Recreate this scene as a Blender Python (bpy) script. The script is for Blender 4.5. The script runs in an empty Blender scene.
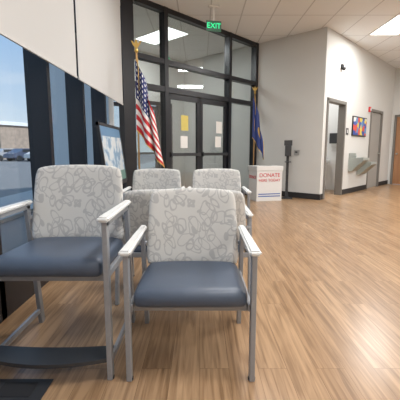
import bpy, bmesh, math, random
from mathutils import Vector, Matrix
random.seed(3)
S=bpy.context.scene
S.view_settings.view_transform='Standard'
COL=S.collection
H=3.70

# ---------------------------------------------------------------- materials
def newmat(name):
    m=bpy.data.materials.new(name); m.use_nodes=True
    nt=m.node_tree; b=nt.nodes['Principled BSDF']
    return m,nt,b
def mat(name,c,rough=.5,metal=0,bump=0,bscale=60,emis=None,es=0,var=0.04):
    m,nt,b=newmat(name)
    b.inputs['Roughness'].default_value=rough; b.inputs['Metallic'].default_value=metal
    tc=nt.nodes.new('ShaderNodeTexCoord')
    n=nt.nodes.new('ShaderNodeTexNoise'); n.inputs['Scale'].default_value=bscale
    nt.links.new(tc.outputs['Object'],n.inputs['Vector'])
    r=nt.nodes.new('ShaderNodeValToRGB')
    r.color_ramp.elements[0].position=.3; r.color_ramp.elements[1].position=.7
    r.color_ramp.elements[0].color=(*[max(0,x*(1-var)) for x in c],1)
    r.color_ramp.elements[1].color=(*[x*(1+var) for x in c],1)
    nt.links.new(n.outputs['Fac'],r.inputs['Fac']); nt.links.new(r.outputs['Color'],b.inputs['Base Color'])
    if bump:
        bp=nt.nodes.new('ShaderNodeBump'); bp.inputs['Strength'].default_value=bump; bp.inputs['Distance'].default_value=.003
        nt.links.new(n.outputs['Fac'],bp.inputs['Height']); nt.links.new(bp.outputs['Normal'],b.inputs['Normal'])
    if emis:
        b.inputs['Emission Color'].default_value=(*emis,1); b.inputs['Emission Strength'].default_value=es
    return m
def math_n(nt,op,a,b=None,c=None):
    n=nt.nodes.new('ShaderNodeMath'); n.operation=op
    for i,x in enumerate((a,b,c)):
        if x is None: continue
        if isinstance(x,(int,float)): n.inputs[i].default_value=x
        else: nt.links.new(x,n.inputs[i])
    return n.outputs[0]
def mixc(nt,f,a,b):
    n=nt.nodes.new('ShaderNodeMix'); n.data_type='RGBA'
    if isinstance(f,(int,float)): n.inputs[0].default_value=f
    else: nt.links.new(f,n.inputs[0])
    for i,x in ((6,a),(7,b)):
        if isinstance(x,tuple): n.inputs[i].default_value=(*x,1)
        else: nt.links.new(x,n.inputs[i])
    return n.outputs[2]

M_wall=mat('wall_paint',(.63,.63,.61),.85,bump=.15,bscale=120,var=.015)
M_wallw=mat('restroom_paint',(.74,.74,.73),.8,var=.01)
M_ext=mat('exterior_brick',(.36,.28,.22),.9,var=.15,bscale=2)
M_black=mat('black_aluminium',(.010,.011,.016),.35,var=.1)
M_base=mat('black_rubber_base',(.02,.02,.022),.6)
M_metal=mat('silver_powder_coat',(.32,.335,.36),.38,.35,var=.03)
M_arm=mat('white_polyurethane',(.74,.75,.74),.4,var=.02)
M_vinyl=mat('blue_vinyl',(.068,.092,.135),.38,bump=.25,bscale=250,var=.06)
M_darkpl=mat('dark_plastic',(.03,.032,.036),.45)
M_white=mat('white_plastic',(.78,.78,.77),.4,var=.01)
M_greypl=mat('grey_plastic',(.35,.35,.34),.5,var=.01)
M_steel=mat('stainless',(.42,.46,.44),.35,.6)
M_gold=mat('gold_finish',(.62,.42,.12),.35,.6)
M_pole=mat('oak_pole',(.40,.23,.09),.45,var=.15)
M_taupe=mat('taupe_frame',(.17,.16,.145),.5)
M_doorg=mat('gray_door',(.34,.33,.31),.55)
M_red=mat('red_plastic',(.55,.03,.03),.4)
M_shadebar=mat('shade_bar',(.62,.62,.6),.5)

def glass_mat(name,tint,gl=.07):
    m=bpy.data.materials.new(name); m.use_nodes=True; nt=m.node_tree; nt.nodes.clear()
    o=nt.nodes.new('ShaderNodeOutputMaterial'); mx=nt.nodes.new('ShaderNodeMixShader')
    t=nt.nodes.new('ShaderNodeBsdfTransparent'); t.inputs[0].default_value=(*tint,1)
    g=nt.nodes.new('ShaderNodeBsdfGlossy'); g.inputs['Roughness'].default_value=.02
    mx.inputs[0].default_value=gl
    nt.links.new(t.outputs[0],mx.inputs[1]); nt.links.new(g.outputs[0],mx.inputs[2]); nt.links.new(mx.outputs[0],o.inputs[0])
    return m
M_glass=glass_mat('window_glass',(.92,.94,.95),.05)
M_glassd=glass_mat('door_glass',(.84,.87,.87),.10)

def shade_mat():
    m=bpy.data.materials.new('shade_fabric'); m.use_nodes=True; nt=m.node_tree; nt.nodes.clear()
    o=nt.nodes.new('ShaderNodeOutputMaterial'); mx=nt.nodes.new('ShaderNodeMixShader')
    d=nt.nodes.new('ShaderNodeBsdfDiffuse'); d.inputs[0].default_value=(.66,.66,.65,1)
    t=nt.nodes.new('ShaderNodeBsdfTranslucent'); t.inputs[0].default_value=(.62,.62,.6,1)
    mx.inputs[0].default_value=.15
    nt.links.new(d.outputs[0],mx.inputs[1]); nt.links.new(t.outputs[0],mx.inputs[2]); nt.links.new(mx.outputs[0],o.inputs[0])
    return m
M_shade=shade_mat()

def floor_mat():
    m,nt,b=newmat('wood_plank_vinyl')
    tc=nt.nodes.new('ShaderNodeTexCoord'); mp=nt.nodes.new('ShaderNodeMapping')
    mp.inputs['Rotation'].default_value=(0,0,math.radians(90))
    nt.links.new(tc.outputs['Object'],mp.inputs[0])
    br=nt.nodes.new('ShaderNodeTexBrick'); nt.links.new(mp.outputs[0],br.inputs['Vector'])
    br.offset=.37; br.inputs['Scale'].default_value=1; br.inputs['Brick Width'].default_value=1.22
    br.inputs['Row Height'].default_value=.15; br.inputs['Mortar Size'].default_value=.0012
    br.inputs['Color1'].default_value=(.410,.265,.152,1); br.inputs['Color2'].default_value=(.335,.208,.114,1)
    br.inputs['Mortar'].default_value=(.20,.12,.06,1)
    m2=nt.nodes.new('ShaderNodeMapping'); m2.inputs['Scale'].default_value=(26,1.3,1)
    nt.links.new(tc.outputs['Object'],m2.inputs[0])
    ad=nt.nodes.new('ShaderNodeVectorMath'); ad.operation='ADD'
    sc=nt.nodes.new('ShaderNodeVectorMath'); sc.operation='SCALE'; sc.inputs[3].default_value=90
    nt.links.new(br.outputs['Color'],sc.inputs[0]); nt.links.new(sc.outputs[0],ad.inputs[1]); nt.links.new(m2.outputs[0],ad.inputs[0])
    n=nt.nodes.new('ShaderNodeTexNoise'); n.inputs['Scale'].default_value=1.6; n.inputs['Detail'].default_value=7; n.inputs['Distortion'].default_value=.8
    nt.links.new(ad.outputs[0],n.inputs['Vector'])
    r=nt.nodes.new('ShaderNodeValToRGB'); r.color_ramp.elements[0].position=.32; r.color_ramp.elements[1].position=.62
    r.color_ramp.elements[0].color=(.60,.55,.50,1); r.color_ramp.elements[1].color=(1.12,1.12,1.12,1)
    nt.links.new(n.outputs['Fac'],r.inputs[0])
    mu=nt.nodes.new('ShaderNodeMix'); mu.data_type='RGBA'; mu.blend_type='MULTIPLY'; mu.inputs[0].default_value=1
    nt.links.new(br.outputs['Color'],mu.inputs[6]); nt.links.new(r.outputs[0],mu.inputs[7])
    nt.links.new(mu.outputs[2],b.inputs['Base Color'])
    b.inputs['Roughness'].default_value=.28
    return m
M_floor=floor_mat()
def ceil_mat():
    m,nt,b=newmat('acoustic_tile')
    tc=nt.nodes.new('ShaderNodeTexCoord')
    mp=nt.nodes.new('ShaderNodeMapping'); mp.inputs['Location'].default_value=(.4,0,0)
    nt.links.new(tc.outputs['Object'],mp.inputs[0])
    br=nt.nodes.new('ShaderNodeTexBrick'); nt.links.new(mp.outputs[0],br.inputs['Vector'])
    br.offset=0; br.inputs['Scale'].default_value=1; br.inputs['Brick Width'].default_value=.6
    br.inputs['Row Height'].default_value=1.2; br.inputs['Mortar Size'].default_value=.012
    br.inputs['Color1'].default_value=(.86,.88,.89,1); br.inputs['Color2'].default_value=(.84,.86,.87,1)
    br.inputs['Mortar'].default_value=(.60,.61,.62,1)
    nt.links.new(br.outputs['Color'],b.inputs['Base Color']); b.inputs['Roughness'].default_value=.9
    return m
M_ceil=ceil_mat()
def fabric_mat():
    m,nt,b=newmat('loop_pattern_fabric')
    tc=nt.nodes.new('ShaderNodeTexCoord')
    no=nt.nodes.new('ShaderNodeTexNoise'); no.inputs['Scale'].default_value=6; nt.links.new(tc.outputs['Object'],no.inputs['Vector'])
    sc=nt.nodes.new('ShaderNodeVectorMath'); sc.operation='SCALE'; sc.inputs[3].default_value=.09
    nt.links.new(no.outputs['Color'],sc.inputs[0])
    ad=nt.nodes.new('ShaderNodeVectorMath'); ad.operation='ADD'
    nt.links.new(tc.outputs['Object'],ad.inputs[0]); nt.links.new(sc.outputs[0],ad.inputs[1])
    tot=None
    for ang,loc,s in ((35,(0,0,0),(8.5,0.001,16)),(-50,(3.3,0,1.2),(8,0.001,17)),(80,(1.7,0,4.2),(8.5,0.001,16))):
        mr=nt.nodes.new('ShaderNodeMapping'); mr.inputs['Rotation'].default_value=(0,math.radians(ang),0); mr.inputs['Location'].default_value=loc
        nt.links.new(ad.outputs[0],mr.inputs[0])
        ms=nt.nodes.new('ShaderNodeMapping'); ms.inputs['Scale'].default_value=s; nt.links.new(mr.outputs[0],ms.inputs[0])
        v=nt.nodes.new('ShaderNodeTexVoronoi'); v.inputs['Scale'].default_value=1; v.inputs['Randomness'].default_value=.6
        nt.links.new(ms.outputs[0],v.inputs['Vector'])
        d=math_n(nt,'ABSOLUTE',math_n(nt,'SUBTRACT',v.outputs['Distance'],.40))
        k=math_n(nt,'LESS_THAN',d,.04)
        tot=k if tot is None else math_n(nt,'MAXIMUM',tot,k)
    w=nt.nodes.new('ShaderNodeTexNoise'); w.inputs['Scale'].default_value=350; nt.links.new(tc.outputs['Object'],w.inputs['Vector'])
    c=mixc(nt,tot,(.60,.595,.57),(.44,.44,.435))
    c2=mixc(nt,math_n(nt,'MULTIPLY',w.outputs['Fac'],.2),c,(.40,.40,.40))
    nt.links.new(c2,b.inputs['Base Color']); b.inputs['Roughness'].default_value=.85
    return m
M_fab=fabric_mat()
def wood_mat():
    m,nt,b=newmat('door_wood')
    tc=nt.nodes.new('ShaderNodeTexCoord'); mp=nt.nodes.new('ShaderNodeMapping'); mp.inputs['Scale'].default_value=(14,14,1.2)
    nt.links.new(tc.outputs['Object'],mp.inputs[0])
    n=nt.nodes.new('ShaderNodeTexNoise'); n.inputs['Scale'].default_value=1.5; nt.links.new(mp.outputs[0],n.inputs['Vector'])
    nt.links.new(mixc(nt,n.outputs['Fac'],(.28,.13,.06),(.42,.22,.11)),b.inputs['Base Color']); b.inputs['Roughness'].default_value=.45
    return m
M_wood=wood_mat()

# ---------------------------------------------------------------- geometry helpers
def link(o,parent=None):
    COL.objects.link(o)
    if parent: o.parent=parent
    return o
def empty(name,loc=(0,0,0),rz=0):
    e=bpy.data.objects.new(name,None); e.location=loc; e.rotation_euler=(0,0,rz); e.empty_display_size=.1
    return link(e)
def fin(bm,name,m,parent=None,loc=(0,0,0),rz=0,smooth=False):
    bmesh.ops.recalc_face_normals(bm,faces=bm.faces)
    me=bpy.data.meshes.new(name); bm.to_mesh(me); bm.free()
    for x in (m if isinstance(m,list) else [m]): me.materials.append(x)
    if smooth:
        for p in me.polygons: p.use_smooth=True
    o=bpy.data.objects.new(name,me); o.location=loc; o.rotation_euler=(0,0,rz)
    return link(o,parent)
def addbox(bm,a,b,mi=0,bev=0):
    r=bmesh.ops.create_cube(bm,size=1)
    vs=r['verts']; c=[(a[i]+b[i])/2 for i in range(3)]; s=[abs(b[i]-a[i]) for i in range(3)]
    for v in vs: v.co=Vector([v.co[i]*s[i]+c[i] for i in range(3)])
    fs=set(f for v in vs for f in v.link_faces)
    for f in fs: f.material_index=mi
    if bev:
        es=list(set(e for v in vs for e in v.link_edges))
        rr=bmesh.ops.bevel(bm,geom=es,offset=bev,segments=2,affect='EDGES',profile=.6)
        for f in rr['faces']: f.material_index=mi
def boxes(name,lst,m,parent=None,loc=(0,0,0),rz=0,bev=0):
    bm=bmesh.new()
    for t in lst: addbox(bm,t[0],t[1],t[2] if len(t)>2 else 0,bev)
    return fin(bm,name,m,parent,loc,rz)
def bar(name,p0,p1,w,d,m,parent,bev=.004):
    p0=Vector(p0);p1=Vector(p1); L=(p1-p0).length
    bm=bmesh.new(); addbox(bm,(-w/2,-d/2,0),(w/2,d/2,L),0,bev)
    z=(p1-p0).normalized(); x=Vector((1,0,0))
    if abs(z.dot(x))>.9: x=Vector((0,1,0))
    y=z.cross(x).normalized(); x=y.cross(z)
    R=Matrix((x,y,z)).transposed().to_4x4(); R.translation=p0
    bmesh.ops.transform(bm,matrix=R,verts=bm.verts)
    return fin(bm,name,m,parent)
def cyl(name,p0,p1,r,m,parent=None,r2=None,n=24):
    p0=Vector(p0);p1=Vector(p1); L=(p1-p0).length
    bm=bmesh.new(); bmesh.ops.create_cone(bm,cap_ends=True,segments=n,radius1=r,radius2=r if r2 is None else r2,depth=L)
    R=(p1-p0).to_track_quat('Z','Y').to_matrix().to_4x4(); R.translation=(p0+p1)/2
    bmesh.ops.transform(bm,matrix=R,verts=bm.verts)
    o=fin(bm,name,m,parent)
    for p in o.data.polygons: p.use_smooth=len(p.vertices)==4
    return o
def lathe(name,prof,m,parent,loc=(0,0,0),n=28):
    bm=bmesh.new(); rings=[]
    for r,z in prof: rings.append([bm.verts.new((r*math.cos(2*math.pi*i/n),r*math.sin(2*math.pi*i/n),z)) for i in range(n)])
    for a,b in zip(rings,rings[1:]):
        for i in range(n): bm.faces.new((a[i],a[(i+1)%n],b[(i+1)%n],b[i]))
    bm.faces.new(rings[0]); bm.faces.new(rings[-1])
    return fin(bm,name,m,parent,loc,smooth=True)
def text(name,body,size,m,parent,loc,rot,ext=.002):
    c=bpy.data.curves.new(name,'FONT'); c.body=body; c.size=size; c.extrude=ext; c.align_x='CENTER'; c.align_y='CENTER'
    c.materials.append(m)
    o=bpy.data.objects.new(name,c); o.location=loc; o.rotation_euler=rot
    return link(o,parent)
def pillow(name,fn,th,m,parent,n=28,cr=.06,p=12):
    bm=bmesh.new()
    for sg in (1,-1):
        g=[]
        for i in range(n+1):
            row=[]
            for j in range(n+1):
                s=math.sin(math.pi/2*(2*i/n-1)); t=math.sin(math.pi/2*(2*j/n-1))
                mm=max(abs(s),abs(t)); h=th/2*max(0,1-mm**p)**.5
                s2=s*(1-cr*abs(t)**9); t2=t*(1-cr*abs(s)**9)
                P,N=fn(s2,t2)
                row.append(bm.verts.new(P+N*h*sg))
            g.append(row)
        for i in range(n):
            for j in range(n): bm.faces.new((g[i][j],g[i+1][j],g[i+1][j+1],g[i][j+1]))
    bmesh.ops.remove_doubles(bm,verts=bm.verts,dist=1e-5)
    return fin(bm,name,m,parent,smooth=True)

# ---------------------------------------------------------------- chairs
def chair(loc,rz=0,w=.60,seat=.45,arm=.66,top=.885,foot=False,name='waiting_room_chair'):
    e=empty(name,(loc[0],loc[1],0),rz)
    hx=w/2; yf=-.29; yr=.29; yb=.20
    for sx,nm in ((-1,'left'),(1,'right')):
        x=sx*hx
        bar('front_leg_'+nm,(x,yf,0),(x,yf,arm-.022),.026,.042,M_metal,e)
        bar('rear_leg_'+nm,(x,yr,0),(x,yb-.01,arm-.022),.026,.042,M_metal,e)
        bar('arm_rail_'+nm,(x,yf-.02,arm-.035),(x,yb+.01,arm-.035),.026,.024,M_metal,e)
        bar('side_rail_'+nm,(x-sx*.012,yf+.01,seat-.085),(x-sx*.012,yb+.04,seat-.085),.022,.035,M_metal,e)
        bm=bmesh.new(); addbox(bm,(x-.028,yf-.045,arm-.022),(x+.028,yb+.04,arm+.004))
        for v in bm.verts:
            if v.co.y>0: v.co.x=x+(v.co.x-x)*.75
        bmesh.ops.bevel(bm,geom=list(bm.edges),offset=.009,segments=3,affect='EDGES')
        fin(bm,'arm_cap_'+nm,M_arm,e,smooth=False)
        bar('back_bracket_'+nm,(x,yb+.01,arm-.10),(x-sx*.05,yb+.03,arm-.10),.03,.02,M_metal,e)
        cyl('glide_'+nm,(x,yf,0),(x,yf,.012),.018,M_darkpl,e,n=16)
    bar('front_rail',(-hx,yf+.06,seat-.10),(hx,yf+.06,seat-.10),.02,.035,M_metal,e)
    bar('rear_rail',(-hx,yb+.04,seat-.09),(hx,yb+.04,seat-.09),.02,.035,M_metal,e)
    sw=hx-.018
    def fs(s,t):
        y=-.035+t*.265
        z=seat-.048-.008*t+.006*(1-s*s)
        k=sw*(1-.02*(t+1)/2)
        return Vector((s*k,y-(.012*(1-s*s) if t<0 else 0)*abs(t),z)),Vector((0,0,1))
    pillow('seat_cushion',fs,.10,M_vinyl,e,cr=.05,p=14)
    zb=seat-.03; 
    def fb(s,t):
        k=(t+1)/2; z=zb+k*(top-zb)
        bw=(hx-.015)*(1-.08*k)
        y=yb-.005+.085*k-.03*s*s*1.0+.02
        return Vector((s*bw,y,z-.012*s*s*k)),Vector((0,-.97,.22))
    pillow('back_cushion',fb,.055,M_fab,e,cr=.06,p=14)
    if foot:
        bm=bmesh.new(); n=16
        pts=[]
        for i in range(n+1):
            q=-1+2*i/n; pts.append((q*(hx-.005),yf-.015-.055*(1-q*q)))
        for i in range(n,-1,-1):
            q=-1+2*i/n; pts.append((q*(hx-.005),yf+.10-.02*(1-q*q)))
        a=[bm.verts.new((x,y,.115)) for x,y in pts]; b=[bm.verts.new((x,y,.095)) for x,y in pts]
        bm.faces.new(a); bm.faces.new(b)
        for i in range(len(a)): bm.faces.new((a[i],a[(i+1)%len(a)],b[(i+1)%len(a)],b[i]))
        fin(bm,'footrest',M_darkpl,e)
        for sx in (-1,1): bar('footrest_arm',(sx*hx,yf,.09),(sx*hx,yr-.02,.09),.02,.03,M_metal,e)
    return e
chair((-.046,1.875))
chair((-.742,1.885),w=.60,seat=.60,arm=.815,top=1.03,foot=True,name='high_seat_chair')
chair((-.12,2.72),rz=math.pi,w=.97,top=.85,name='wide_waiting_room_chair')
chair((-.55,4.20),w=.68)
chair((.21,4.20),w=.68)

# ---------------------------------------------------------------- room layout
C1=Vector((2.70,7.84,0)); ang=math.radians(47)
u=Vector((math.cos(ang),math.sin(ang),0)); v=Vector((-math.sin(ang),math.cos(ang),0))
C2=C1+v*1.74; LW=-1.30
sC3=(C2.x-LW)/u.x; C3=C2-u*sC3
C4=C1+u*5.2
aU=ang
def poly(name,pts,z,m,thick):
    bm=bmesh.new(); a=[bm.verts.new((x,y,z)) for x,y in pts]; b=[bm.verts.new((x,y,z+thick)) for x,y in pts]
    bm.faces.new(a); bm.faces.new(b)
    for i in range(len(a)): bm.faces.new((a[i],a[(i+1)%len(a)],b[(i+1)%len(a)],b[i]))
    return fin(bm,name,m)
E3=C3+v*2.8; E2=C2+v*2.8
outline=[(-1.52,-4.1),(10.3,-4.1),(10.3,15),(2,15),(E2.x+.1,E2.y),(E3.x,E3.y),(-1.52,C3.y)]
poly('floor',outline,0,M_floor,-.12)
poly('ceiling',outline,H,M_ceil,.12)

# left window wall
boxes('wall_left',[((-1.50,-4,0),(-1.30,-.56,H)),((-1.50,-.56,3.45),(-1.30,C3.y,H))],M_wall)
ys=[-.56,.36,1.28,2.20,3.12,4.04,4.96]
fr=[((-1.49,y-.03,0),(-1.30,y+.03,3.45)) for y in ys]
fr+=[((-1.49,-.56,0),(-1.30,C3.y-.1,.28)),((-1.48,-.56,2.30),(-1.33,C3.y-.1,2.36)),((-1.49,-.56,3.40),(-1.30,C3.y-.1,3.45))]
w=empty('window_1'); boxes('frame',fr,M_black,w); boxes('glass',[((-1.455,-.5,.20),(-1.448,C3.y-.12,3.4))],M_glass,w)
for i,(a,b) in enumerate(((-.50,1.34),(1.40,3.72),(3.78,C3.y-.22))):
    e=empty('roller_shade'); boxes('fabric',[((-1.262,a,1.86),(-1.258,b,3.62))],M_shade,e)
    boxes('hem_bar',[((-1.268,a,1.845),(-1.252,b,1.865))],M_shadebar,e)
    boxes('cassette',[((-1.295,a-.01,3.60),(-1.22,b+.01,3.695))],M_shadebar,e)

# entrance storefront
fw=empty('window_2',(C2.x,C2.y,0),aU)
L=sC3
def px(s): return -s
f=[]
for s,wd in ((.05,.10),(1.10,.09),(3.02,.09),(L-.12,.24)):
    f.append(((px(s)-wd/2,-.02,0),(px(s)+wd/2,.13,H)))
f.append(((px(L),-.01,2.70),(0,.12,2.79)))
f.append(((px(L),-.01,2.20),(0,.12,2.30)))
f.append(((px(L),-.01,H-.09),(0,.12,H)))
f.append(((px(L),-.01,0),(px(3.0),.12,.12))); f.append(((px(1.1),-.01,0),(0,.12,.12)))
boxes('frame',f,M_black,fw)
boxes('glass',[((px(L),.05,.1),(px(3.04),.058,H)),((px(1.08),.05,.1),(0,.058,H)),((px(3.0),.05,2.3),(px(1.12),.058,H))],M_glassd,fw)
def double_door(name,s0,s1,yo,h=2.2):
    d=empty(name,tuple(C2)[:3],aU)
    mid=(s0+s1)/2; k=0
    for a,b in ((s0,mid),(mid,s1)):
        k+=1; g=.006
        x0,x1=px(b)+g,px(a)-g
        boxes('leaf_%d_frame'%k,[((x0,yo,.01),(x0+.08,yo+.05,h-.01)),((x1-.08,yo,.01),(x1,yo+.05,h-.01)),
            ((x0,yo,.01),(x1,yo+.05,.26)),((x0,yo,h-.11),(x1,yo+.05,h-.01))],M_black,d)
        boxes('leaf_%d_glass'%k,[((x0+.07,yo+.02,.25),(x1-.07,yo+.028,h-.1))],M_glassd,d)
        boxes('leaf_%d_push_bar'%k,[((x0+.03,yo-.07,1.0),(x1-.03,yo-.03,1.06)),((x0+.03,yo-.04,.98),(x0+.08,yo,1.08)),((x1-.08,yo-.04,.98),(x1-.03,yo,1.08))],M_darkpl,d)
    return d
d1=double_door('door_1',1.15,2.97,.03)
def paper(name,s,z,w_,h_,m,par,yo=.03):
    return boxes(name,[((px(s)-w_/2,yo,z-h_/2),(px(s)+w_/2,yo+.003,z+h_/2))],m,par)
M_paper=mat('paper',(.80,.80,.78),.7,var=.01); M_yel=mat('yellow_paper',(.70,.58,.16),.7)
paper('notice_1',2.50,1.66,.20,.30,M_yel,d1,.042); paper('notice_2',2.52,1.28,.20,.24,M_paper,d1,.042)
paper('notice_3',1.42,1.62,.20,.26,M_paper,d1,.042); paper('notice_4',1.45,1.30,.2,.24,M_paper,d1,.042)

# vestibule
boxes('wall_vestibule_back',[((px(L)-.2,2.6,2.45),(.1,2.7,H)),((px(L)-.2,2.6,0),(px(3.4),2.7,2.45)),((px(.5),2.6,0),(.1,2.7,2.45))],M_wall,None,tuple(C2),aU)
boxes('wall_vestibule_right',[((.0,.12,0),(.1,2.6,H))],M_wall,None,tuple(C2),aU)
boxes('wall_vestibule_left',[((px(L)-.2,.14,0),(px(L)-.1,2.6,H))],M_wall,None,tuple(C2),aU)
double_door('door_2',1.02,2.88,2.62,2.33)
w3=empty('window_3',tuple(C2),aU)
boxes('frame',[((px(3.42),2.6,0),(px(3.34),2.7,2.45)),((px(2.96),2.6,0),(px(2.88),2.7,2.45)),((px(1.02),2.6,0),(px(.94),2.7,2.45)),((px(.56),2.6,0),(px(.48),2.7,2.45)),((px(3.42),2.6,2.35),(px(.48),2.7,2.45))],M_black,w3)
boxes('glass',[((px(3.36),2.64,0),(px(2.94),2.648,2.36)),((px(.96),2.64,0),(px(.54),2.648,2.36))],M_glassd,w3)

TW=.14
boxes('wall_back',[((0,0,0),(TW,1.74,H))],M_wall,None,tuple(C1),aU)
D1=(.20,1.20); D2=(3.13,4.13); dh=2.22
boxes('wall_right',[((TW,0,0),(D1[0],TW,H)),((D1[0],0,dh),(D1[1],TW,H)),((D1[1],0,0),(D2[0],TW,H)),((D2[0],0,dh),(D2[1],TW,H)),((D2[1],0,0),(5.2,TW,H))],M_wall,None,tuple(C1),aU)
boxes('baseboard_back',[((-.012,0,0),(0,1.68,.13))],M_base,None,tuple(C1),aU)
boxes('baseboard_right',[((-.012,-.012,0),(D1[0]-.06,0,.13)),((D1[1]+.06,-.012,0),(D2[0]-.06,0,.13)),((D2[1]+.06,-.012,0),(5.2,0,.13))],M_base,None,tuple(C1),aU)
def dframe(name,a,b,leaf=None):
    d=empty(name,tuple(C1),aU)
    boxes('jamb',[((a-.05,-.02,0),(a+.02,TW+.01,dh+.05)),((b-.02,-.02,0),(b+.05,TW+.01,dh+.05)),((a-.05,-.02,dh-.02),(b+.05,TW+.01,dh+.05))],M_taupe,d)
    if leaf:
        boxes('leaf',[((a+.025,.03,.01),(b-.025,.075,dh-.025))],leaf,d)
        cyl('handle_stem',(b-.1,.03,1.02),(b-.1,-.03,1.02),.012,M_steel,d,n=12)
        bar('handle_lever',(b-.1,-.03,1.02),(b-.23,-.03,1.02),.018,.014,M_steel,d,.003)
    return d
dframe('door_3',*D1); dframe('door_4',*D2,leaf=M_doorg)
boxes('wall_restroom',[((2.2,TW,0),(2.3,2.3,H)),((TW,2.2,0),(2.2,2.3,H))],M_wallw,None,tuple(C1),aU)
sk=empty('wall_mounted_sink',tuple(C1+u*2.18+v*.95),aU)
def skf(s,t): return Vector((-.24+s*.22,t*.27,.80)),Vector((0,0,1))
pillow('basin',skf,.16,M_white,sk,cr=.1,p=6)
cyl('faucet',(-.07,0,.86),(-.07,0,1.0),.015,M_steel,sk,n=12); bar('spout',(-.07,0,.99),(-.2,0,.97),.02,.02,M_steel,sk)
pd=empty('paper_towel_dispenser',tuple(C1+u*2.19+v*.62),aU)
boxes('housing',[((-.10,-.11,1.30),(0,.11,1.58))],M_darkpl,pd,bev=.01); boxes('towel',[((-.06,-.08,1.24),(-.058,.08,1.31))],M_paper,pd)

a4=math.atan2(-v.y,-v.x)
boxes('wall_end',[((-.15,0,2.2),(5,.14,H)),((-.15,0,0),(.12,.14,2.2)),((1.1,0,0),(5,.14,2.2))],M_wall,None,tuple(C4),a4)
d=empty('door_5',tuple(C4),a4)
boxes('jamb',[((.08,-.02,0),(.14,.15,2.24)),((1.08,-.02,0),(1.14,.15,2.24)),((.08,-.02,2.18),(1.14,.15,2.24))],M_taupe,d)
boxes('leaf',[((.145,.02,.01),(1.075,.065,2.175))],M_wood,d); cyl('knob',(.22,.02,1.0),(.22,-.05,1.0),.025,M_steel,d,n=16)
boxes('baseboard_end',[((1.15,-.012,0),(5,0,.13))],M_base,None,tuple(C4),a4)
boxes('wall_east',[((9.95,-4,0),(10.1,9.5,H))],M_wall)
boxes('wall_south',[((-1.5,-4.1,0),(10.1,-4,H))],M_wall)

# right-wall fittings
pic=empty('framed_art_print',tuple(C1),aU)
boxes('frame',[((1.70,-.03,1.48),(2.72,-.004,1.98))],M_black,pic,bev=.004)
def art():
    m,nt,b=newmat('colourful_print'); tc=nt.nodes.new('ShaderNodeTexCoord')
    vo=nt.nodes.new('ShaderNodeTexVoronoi'); vo.inputs['Scale'].default_value=7; nt.links.new(tc.outputs['Object'],vo.inputs['Vector'])
    r=nt.nodes.new('ShaderNodeValToRGB'); r.color_ramp.interpolation='CONSTANT'
    cs=[(.03,.08,.35),(.7,.6,.1),(.6,.08,.05),(.1,.25,.5),(.75,.75,.72)]
    el=r.color_ramp.elements; el[0].color=(*cs[0],1); el[1].position=.8; el[1].color=(*cs[4],1)
    for i,p in ((1,.3),(2,.45),(3,.62)): q=el.new(p); q.color=(*cs[i],1)
    nt.links.new(vo.outputs['Color'],r.inputs[0]); nt.links.new(r.outputs[0],b.inputs['Base Color']); return m
boxes('print',[((1.73,-.033,1.51),(2.69,-.029,1.95))],art(),pic)
df=empty('drinking_fountain',tuple(C1),aU)
for k,(x,z) in enumerate(((1.62,.92),(2.25,.80))):
    bm=bmesh.new()
    prof=[(-.004,z),(-.36,z),(-.37,z-.06),(-.26,z-.16),(-.08,z-.34),(-.004,z-.34)]
    A=[bm.verts.new((x,y,zz)) for y,zz in prof]; B=[bm.verts.new((x+.46,y,zz)) for y,zz in prof]
    bm.faces.new(A);bm.faces.new(B)
    for i in range(6): bm.faces.new((A[i],A[(i+1)%6],B[(i+1)%6],B[i]))
    fin(bm,'body_%d'%k,M_steel,df)
    cyl('bubbler_%d'%k,(x+.1,-.12,z),(x+.1,-.16,z+.06),.014,M_steel,df,n=12)
    boxes('backsplash_%d'%k,[((x,-.02,z),(x+.46,-.004,z+.12))],M_steel,df)
fa=empty('fire_alarm_strobe',tuple(C1),aU); boxes('body',[((2.86,-.05,2.16),(2.96,-.004,2.30))],M_red,fa,bev=.008); boxes('lens',[((2.89,-.065,2.2),(2.94,-.05,2.26))],M_white,fa)
sp=empty('wall_camera',tuple(C1),aU); boxes('mount',[((.80,-.04,2.98),(.90,-.004,3.08))],M_darkpl,sp,bev=.006); lathe('dome',[(.045,0),(.04,-.04),(.02,-.06),(.005,-.065)],M_darkpl,sp,(.85,-.06,3.0))
th=empty('thermostat',tuple(C1),aU); boxes('body',[((-.03,.53,1.00),(-.002,.66,1.12))],M_greypl,th,bev=.005); boxes('screen',[((-.033,.57,1.05),(-.029,.63,1.09))],M_darkpl,th)
sg=empty('restroom_sign',tuple(C1),aU); boxes('plate',[((1.34,-.01,1.50),(1.48,-.002,1.66))],M_darkpl,sg); boxes('pictogram',[((1.39,-.013,1.54),(1.43,-.009,1.62))],M_white,sg)

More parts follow.
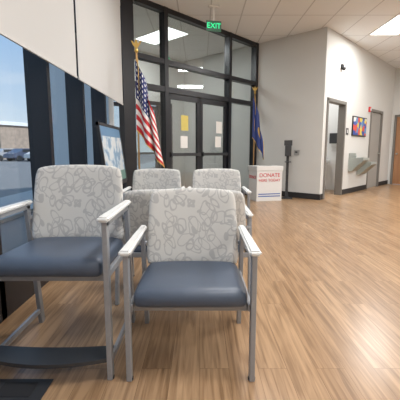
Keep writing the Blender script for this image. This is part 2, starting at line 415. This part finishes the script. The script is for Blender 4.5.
# ---------------------------------------------------------------- flags
def flag_mat_us():
    m,nt,b=newmat('us_flag_cloth'); uv=nt.nodes.new('ShaderNodeUVMap'); sp=nt.nodes.new('ShaderNodeSeparateXYZ'); nt.links.new(uv.outputs[0],sp.inputs[0])
    U,V=sp.outputs[0],sp.outputs[1]
    st=math_n(nt,'GREATER_THAN',math_n(nt,'FRACT',math_n(nt,'MULTIPLY',V,6.5)),.5)
    c=mixc(nt,st,(.50,.012,.02),(.75,.73,.70))
    can=math_n(nt,'MULTIPLY',math_n(nt,'LESS_THAN',U,.4),math_n(nt,'GREATER_THAN',V,6/13))
    du=math_n(nt,'SUBTRACT',math_n(nt,'FRACT',math_n(nt,'MULTIPLY',U,17)),.5); dv=math_n(nt,'SUBTRACT',math_n(nt,'FRACT',math_n(nt,'MULTIPLY',V,13)),.5)
    rr=math_n(nt,'ADD',math_n(nt,'MULTIPLY',du,du),math_n(nt,'MULTIPLY',dv,dv)); star=math_n(nt,'LESS_THAN',rr,.05)
    cc=mixc(nt,star,(.015,.025,.12),(.75,.75,.75))
    nt.links.new(mixc(nt,can,c,cc),b.inputs['Base Color']); b.inputs['Roughness'].default_value=.7; return m
def flag_mat_state():
    m,nt,b=newmat('state_flag_cloth'); uv=nt.nodes.new('ShaderNodeUVMap'); sp=nt.nodes.new('ShaderNodeSeparateXYZ'); nt.links.new(uv.outputs[0],sp.inputs[0])
    U,V=sp.outputs[0],sp.outputs[1]
    du=math_n(nt,'SUBTRACT',U,.5); dv=math_n(nt,'SUBTRACT',V,.5)
    rr=math_n(nt,'ADD',math_n(nt,'MULTIPLY',du,du),math_n(nt,'MULTIPLY',dv,dv)); k=math_n(nt,'LESS_THAN',rr,.02)
    nt.links.new(mixc(nt,k,(.03,.055,.22),(.45,.30,.10)),b.inputs['Base Color']); b.inputs['Roughness'].default_value=.7; return m
def flag(name,loc,m,top=2.45,sx=1,ftop=2.32,rz=0,spread=.30,amp=.055,waves=5.2,x0=.012):
    e=empty(name,loc,rz)
    lathe('base',[(.14,0),(.14,.02),(.11,.045),(.04,.07),(.03,.13),(.02,.14)],M_gold,e)
    cyl('pole',(0,0,.1),(0,0,top),.013,M_pole,e,n=14)
    lathe('finial_ball',[(.004,0),(.02,.01),(.028,.03),(.02,.05),(.006,.06)],M_gold,e,(0,0,top))
    bm=bmesh.new(); 
    pts=[(0,.04),(.02,.07),(.05,.11),(.07,.16),(.045,.15),(.025,.12),(.012,.16),(0,.175),(-.012,.16),(-.025,.12),(-.045,.15),(-.07,.16),(-.05,.11),(-.02,.07)]
    A=[bm.verts.new((x,-.008,z)) for x,z in pts]; B=[bm.verts.new((x,.008,z)) for x,z in pts]
    bm.faces.new(A);bm.faces.new(B)
    for i in range(len(A)): bm.faces.new((A[i],A[(i+1)%len(A)],B[(i+1)%len(A)],B[i]))
    fin(bm,'eagle_finial',M_gold,e,(0,0,top))
    nu,nv=70,40; bm=bmesh.new(); uvl=bm.loops.layers.uv.new('UVMap'); g=[]
    def P(U,V):
        zt=ftop-(1.0*U**1.1); zb_=ftop-.92-.52*U**.8; z=zb_+(zt-zb_)*V
        x=spread*(U**.7)*(1-.2*V)+x0; ph=U*waves+V*.8
        y=-.02+amp*math.sin(ph*math.pi)*min(1,U*5)*(1-.3*V); x+=.018*math.sin(ph*math.pi+1.2)*min(1,U*5)
        return Vector((sx*x,y,z))
    for i in range(nu+1): g.append([bm.verts.new(P(i/nu,j/nv)) for j in range(nv+1)])
    for i in range(nu):
        for j in range(nv):
            fc=bm.faces.new((g[i][j],g[i+1][j],g[i+1][j+1],g[i][j+1]))
            for lp,(a,b) in zip(fc.loops,((i,j),(i+1,j),(i+1,j+1),(i,j+1))): lp[uvl].uv=(a/nu,b/nv)
    fin(bm,'cloth',m,e,smooth=True)
    bm=bmesh.new()
    co=[P(i/nu,0) for i in range(nu+1)]+[P(1,j/nv) for j in range(1,nv+1)]
    prev=None
    for k,c in enumerate(co):
        off=Vector((0,0,-.02)) if k<=nu else Vector((sx*.010,0,-.01))
        a=bm.verts.new(c); b=bm.verts.new(c+off)
        if prev: bm.faces.new((prev[0],a,b,prev[1]))
        prev=(a,b)
    fin(bm,'fringe',M_gold,e)
    cyl('cord',(sx*.02,-.03,ftop+.02),(sx*.03,-.05,ftop-.4),.005,M_gold,e,n=8)
    return e
flag('us_flag_on_stand',(-.86,4.97,0),flag_mat_us(),top=2.42,ftop=2.32,rz=math.radians(3),spread=.36,waves=4.4,x0=-.02)
flag('state_flag_on_stand',(1.29,8.48,0),flag_mat_state(),top=2.42,ftop=2.34,spread=.30,amp=.03,waves=3.4,rz=math.radians(-20),x0=-.04)

# ---------------------------------------------------------------- collection box, sanitizer
M_box=mat('white_cardboard',(.74,.74,.73),.7,var=.01); M_rtxt=mat('red_ink',(.60,.04,.05),.6); M_btxt=mat('blue_ink',(.06,.13,.40),.6)
bx=empty('collection_box',(1.47,7.90,0),math.radians(14))
boxes('carton',[((-.30,-.24,0),(.30,.24,.73))],M_box,bx,bev=.006)
boxes('lid',[((-.312,-.252,.67),(.312,.252,.77))],M_box,bx,bev=.006)
boxes('slot',[((-.15,-.02,.77),(.15,.02,.773))],M_darkpl,bx)
text('lettering_1','DONATE',.12,M_rtxt,bx,(0,-.243,.57),(math.pi/2,0,0)); text('lettering_2','HERE TODAY',.085,M_rtxt,bx,(0,-.243,.46),(math.pi/2,0,0))
text('lettering_3','DONATE',.10,M_rtxt,bx,(-.303,0,.52),(math.pi/2,0,-math.pi/2))
boxes('printed_band',[((-.26,-.244,.10),(.26,-.24,.12)),((-.26,-.244,.15),(.26,-.24,.17))],M_btxt,bx)
hs=empty('hand_sanitizer_stand',(2.02,8.12,0),math.radians(-10))
boxes('base',[((-.13,-.13,0),(.13,.13,.02))],M_darkpl,hs,bev=.004)
boxes('column',[((-.03,-.02,.02),(.03,.02,1.30))],M_darkpl,hs,bev=.004)
boxes('dispenser',[((-.07,-.12,.98),(.07,-.02,1.22))],M_darkpl,hs,bev=.012)
boxes('drip_tray',[((-.07,-.12,.84),(.07,-.02,.86))],M_darkpl,hs,bev=.004)
boxes('sign_holder',[((-.09,-.03,1.22),(.09,-.015,1.34))],M_darkpl,hs,bev=.004)

# ---------------------------------------------------------------- easel board near window
ez=empty('easel_display_board',(-1.12,4.45,0),math.radians(90))
def tilt(o): o.rotation_euler=(math.radians(-7),0,0); o.location=(0,-.16,0); return o
tilt(boxes('frame',[((-.52,-.015,.70),(.52,.015,.735)),((-.52,-.015,1.405),(.52,.015,1.44)),((-.52,-.015,.70),(-.485,.015,1.44)),((.485,-.015,.70),(.52,.015,1.44))],M_darkpl,ez))
def board():
    m,nt,b=newmat('printed_board'); tc=nt.nodes.new('ShaderNodeTexCoord'); sp=nt.nodes.new('ShaderNodeSeparateXYZ'); nt.links.new(tc.outputs['Object'],sp.inputs[0])
    n=nt.nodes.new('ShaderNodeTexNoise'); n.inputs['Scale'].default_value=7; nt.links.new(tc.outputs['Object'],n.inputs['Vector'])
    r=nt.nodes.new('ShaderNodeValToRGB'); r.color_ramp.interpolation='CONSTANT'
    e=r.color_ramp.elements; e[0].color=(.20,.33,.48,1); e[1].position=.45; e[1].color=(.45,.56,.66,1); q=e.new(.52); q.color=(.66,.70,.72,1)
    nt.links.new(n.outputs['Fac'],r.inputs[0])
    k=math_n(nt,'GREATER_THAN',sp.outputs[2],1.29); k2=math_n(nt,'LESS_THAN',sp.outputs[2],.86)
    c=mixc(nt,k,r.outputs[0],(.12,.25,.42)); c=mixc(nt,k2,c,(.15,.28,.24)); nt.links.new(c,b.inputs['Base Color']); b.inputs['Roughness'].default_value=.3; return m
tilt(boxes('panel',[((-.49,-.010,.72),(.49,.010,1.42))],board(),ez))
bar('leg_1',(-.40,-.03,0),(-.25,.06,1.40),.025,.02,M_darkpl,ez); bar('leg_2',(.40,-.03,0),(.25,.06,1.40),.025,.02,M_darkpl,ez); bar('leg_3',(0,.13,0),(0,.06,1.40),.025,.02,M_darkpl,ez)
bar('ledge',(-.5,-.07,.69),(.5,-.07,.69),.03,.04,M_darkpl,ez)
bar('crossbar',(-.27,.05,1.36),(.27,.05,1.36),.02,.02,M_darkpl,ez)

fp=empty('floor_outlet_cover',(-.86,1.50,0)); boxes('plate',[((-.14,-.08,0),(.14,.08,.006))],M_darkpl,fp,bev=.002); boxes('lid',[((-.08,-.05,.006),(.08,.05,.009))],M_base,fp)

# ---------------------------------------------------------------- exit signs
def exitm(): 
    m,nt,b=newmat('exit_green'); b.inputs['Base Color'].default_value=(.0,.35,.12,1); b.inputs['Emission Color'].default_value=(.03,.9,.35,1); b.inputs['Emission Strength'].default_value=1.3; return m
M_exit=exitm(); M_exbg=mat('exit_backing',(.05,.16,.10),.4)
def exit_sign(loc,rz,z=3.35):
    e=empty('exit_sign',(loc[0],loc[1],0),rz)
    boxes('canopy',[((-.10,-.03,H-.035),(.10,.03,H-.002))],M_white,e); boxes('stem',[((-.015,-.01,z+.09),(.015,.01,H-.03))],M_white,e)
    boxes('panel',[((-.14,-.012,z-.09),(.14,.012,z+.09))],M_exbg,e,bev=.003); text('letters','EXIT',.13,M_exit,e,(0,-.014,z),(math.pi/2,0,0)); 
exit_sign((.25,6.75),math.radians(15)); q=C2-u*1.9+v*1.3; exit_sign((q.x,q.y),aU,3.2)

# ---------------------------------------------------------------- lights
M_em=mat('light_diffuser',(.9,.9,.9),.5,emis=(1,.99,.97),es=3.2)
def troffer(x,y,en=45,wx=.6,wy=1.15,rz=0):
    e=empty('ceiling_light_panel',(x,y,0),rz)
    boxes('frame',[((-wx/2-.02,-wy/2-.02,H-.012),(wx/2+.02,wy/2+.02,H-.001))],M_white,e)
    boxes('diffuser',[((-wx/2,-wy/2,H-.016),(wx/2,wy/2,H-.011))],M_em,e)
    l=bpy.data.lights.new('lamp','AREA'); l.shape='RECTANGLE'; l.size=wx; l.size_y=wy; l.energy=en; l.color=(1,.995,.985)
    o=bpy.data.objects.new('lamp',l); o.location=(0,0,H-.03); link(o,e)
for x in (.8,3.9,7.0):
    for y,en in ((-2.2,48),(1.2,60),(4.4,76)): troffer(x,y,en)  # unseen panels behind and above the view, added as fill light
troffer(4.13,7.75,84); troffer(7.2,7.75,84)  # first panel is in view; second is added off-view for fill
q=C2-u*2+v*1.3; troffer(q.x,q.y,65,rz=aU)
q=C1+u*1.2+v*1.2; troffer(q.x,q.y,40,.5,.5,rz=aU)

sun=bpy.data.lights.new('sun','SUN'); sun.energy=4.5; sun.angle=.05; so=bpy.data.objects.new('sun',sun); so.rotation_euler=(math.radians(50),0,math.radians(70)); link(so)
wd=bpy.data.worlds.new('sky'); S.world=wd; wd.use_nodes=True; nt=wd.node_tree; bg=nt.nodes['Background']
tc=nt.nodes.new('ShaderNodeTexCoord'); sp=nt.nodes.new('ShaderNodeSeparateXYZ'); nt.links.new(tc.outputs['Generated'],sp.inputs[0])
r=nt.nodes.new('ShaderNodeValToRGB'); r.color_ramp.elements[0].position=0; r.color_ramp.elements[0].color=(.33,.38,.42,1); r.color_ramp.elements[1].position=.35; r.color_ramp.elements[1].color=(.13,.23,.38,1)
cn=nt.nodes.new('ShaderNodeTexNoise'); cn.inputs['Scale'].default_value=3; cn.inputs['Detail'].default_value=5
mpc=nt.nodes.new('ShaderNodeMapping'); mpc.inputs['Scale'].default_value=(1,1,4); nt.links.new(tc.outputs['Generated'],mpc.inputs[0]); nt.links.new(mpc.outputs[0],cn.inputs['Vector'])
cr=nt.nodes.new('ShaderNodeValToRGB'); cr.color_ramp.elements[0].position=.50; cr.color_ramp.elements[1].position=.72
nt.links.new(cn.outputs['Fac'],cr.inputs[0])
nt.links.new(sp.outputs[2],r.inputs[0]); nt.links.new(mixc(nt,math_n(nt,'MULTIPLY',cr.outputs[0],.5),r.outputs[0],(.42,.43,.44)),bg.inputs[0]); bg.inputs[1].default_value=2.5

# ---------------------------------------------------------------- outside
M_asph=mat('asphalt',(.20,.195,.19),.9,var=.15); M_grass=mat('grass',(.16,.20,.08),.95,var=.3,bscale=3); M_leaf=mat('foliage',(.09,.13,.06),.9,var=.4,bscale=4); M_bark=mat('bark',(.12,.08,.05),.9)
M_conc=mat('concrete',(.42,.41,.39),.9,var=.08)
boxes('ground',[((-120,-60,-.35),(60,120,-.13))],M_asph)
boxes('sidewalk',[((-5,-40,-.129),(-3.4,100,-.06))],M_conc)
b=empty('distant_building',(-36,60,-.13),math.radians(-30))
boxes('walls',[((-14,-6,0),(14,6,4.6))],M_ext,b); boxes('roof_trim',[((-14.3,-6.3,4.6),(14.3,6.3,5.1))],M_white,b)
boxes('storefront_windows',[((-13+i*4.6,-6.06,.8),(-10.4+i*4.6,-6,3.0)) for i in range(6)],M_darkpl,b)
def tree(x,y,s):
    e=empty('tree',(x,y,-.13)); cyl('trunk',(0,0,0),(0,0,2.2*s),.18*s,M_bark,e,r2=.1*s,n=10)
    bm=bmesh.new()
    for k in range(26):
        r_=bmesh.ops.create_icosphere(bm,subdivisions=2,radius=random.uniform(.35,.7)*s); o=Vector((random.uniform(-1.4,1.4)*s,random.uniform(-1.4,1.4)*s,(3+random.uniform(-1,1.5))*s))
        for v_ in r_['verts']: v_.co=v_.co*random.uniform(.8,1.2)+o
    fin(bm,'canopy',M_leaf,e)
for x,y,s in ((-60,96,1.3),(-50,100,1.3),(-34,95,1.3),(-18,66,1.0)): tree(x,y,s)
def car(x,y,rz,c):
    e=empty('parked_car',(x,y,-.13),rz); bm=bmesh.new()
    prof=[(-2.2,.35),(-2.15,.8),(-1.5,.95),(-.8,1.42),(.7,1.42),(1.4,.98),(2.15,.88),(2.25,.4)]
    A=[bm.verts.new((a,-.88,z)) for a,z in prof]; B=[bm.verts.new((a,.88,z)) for a,z in prof]
    for i in range(len(A)): bm.faces.new((A[i],A[(i+1)%8],B[(i+1)%8],B[i]))
    bm.faces.new(A);bm.faces.new(B); bmesh.ops.bevel(bm,geom=list(bm.edges),offset=.06,segments=2,affect='EDGES')
    fin(bm,'body',mat('car_paint',c,.25,.2),e)
    boxes('side_windows',[((-.95,-.89,1.0),(1.0,.89,1.32))],M_darkpl,e)
    for sx in (-1.4,1.4):
        for sy in (-1,1): cyl('wheel',(sx,sy*.72,.33),(sx,sy*.92,.33),.33,M_darkpl,e)
car(-23,42,1.1,(.5,.5,.52)); car(-20.3,41,1.1,(.12,.14,.2)); car(-17.5,40,1.1,(.6,.6,.6))

# ---------------------------------------------------------------- camera
c=bpy.data.cameras.new('camera'); co=bpy.data.objects.new('camera',c); link(co)
co.location=(0,0,1.12); co.rotation_euler=(math.radians(90-8.13),0,0); c.lens=31.5; c.sensor_width=36; c.clip_start=.05; c.clip_end=300
S.camera=co
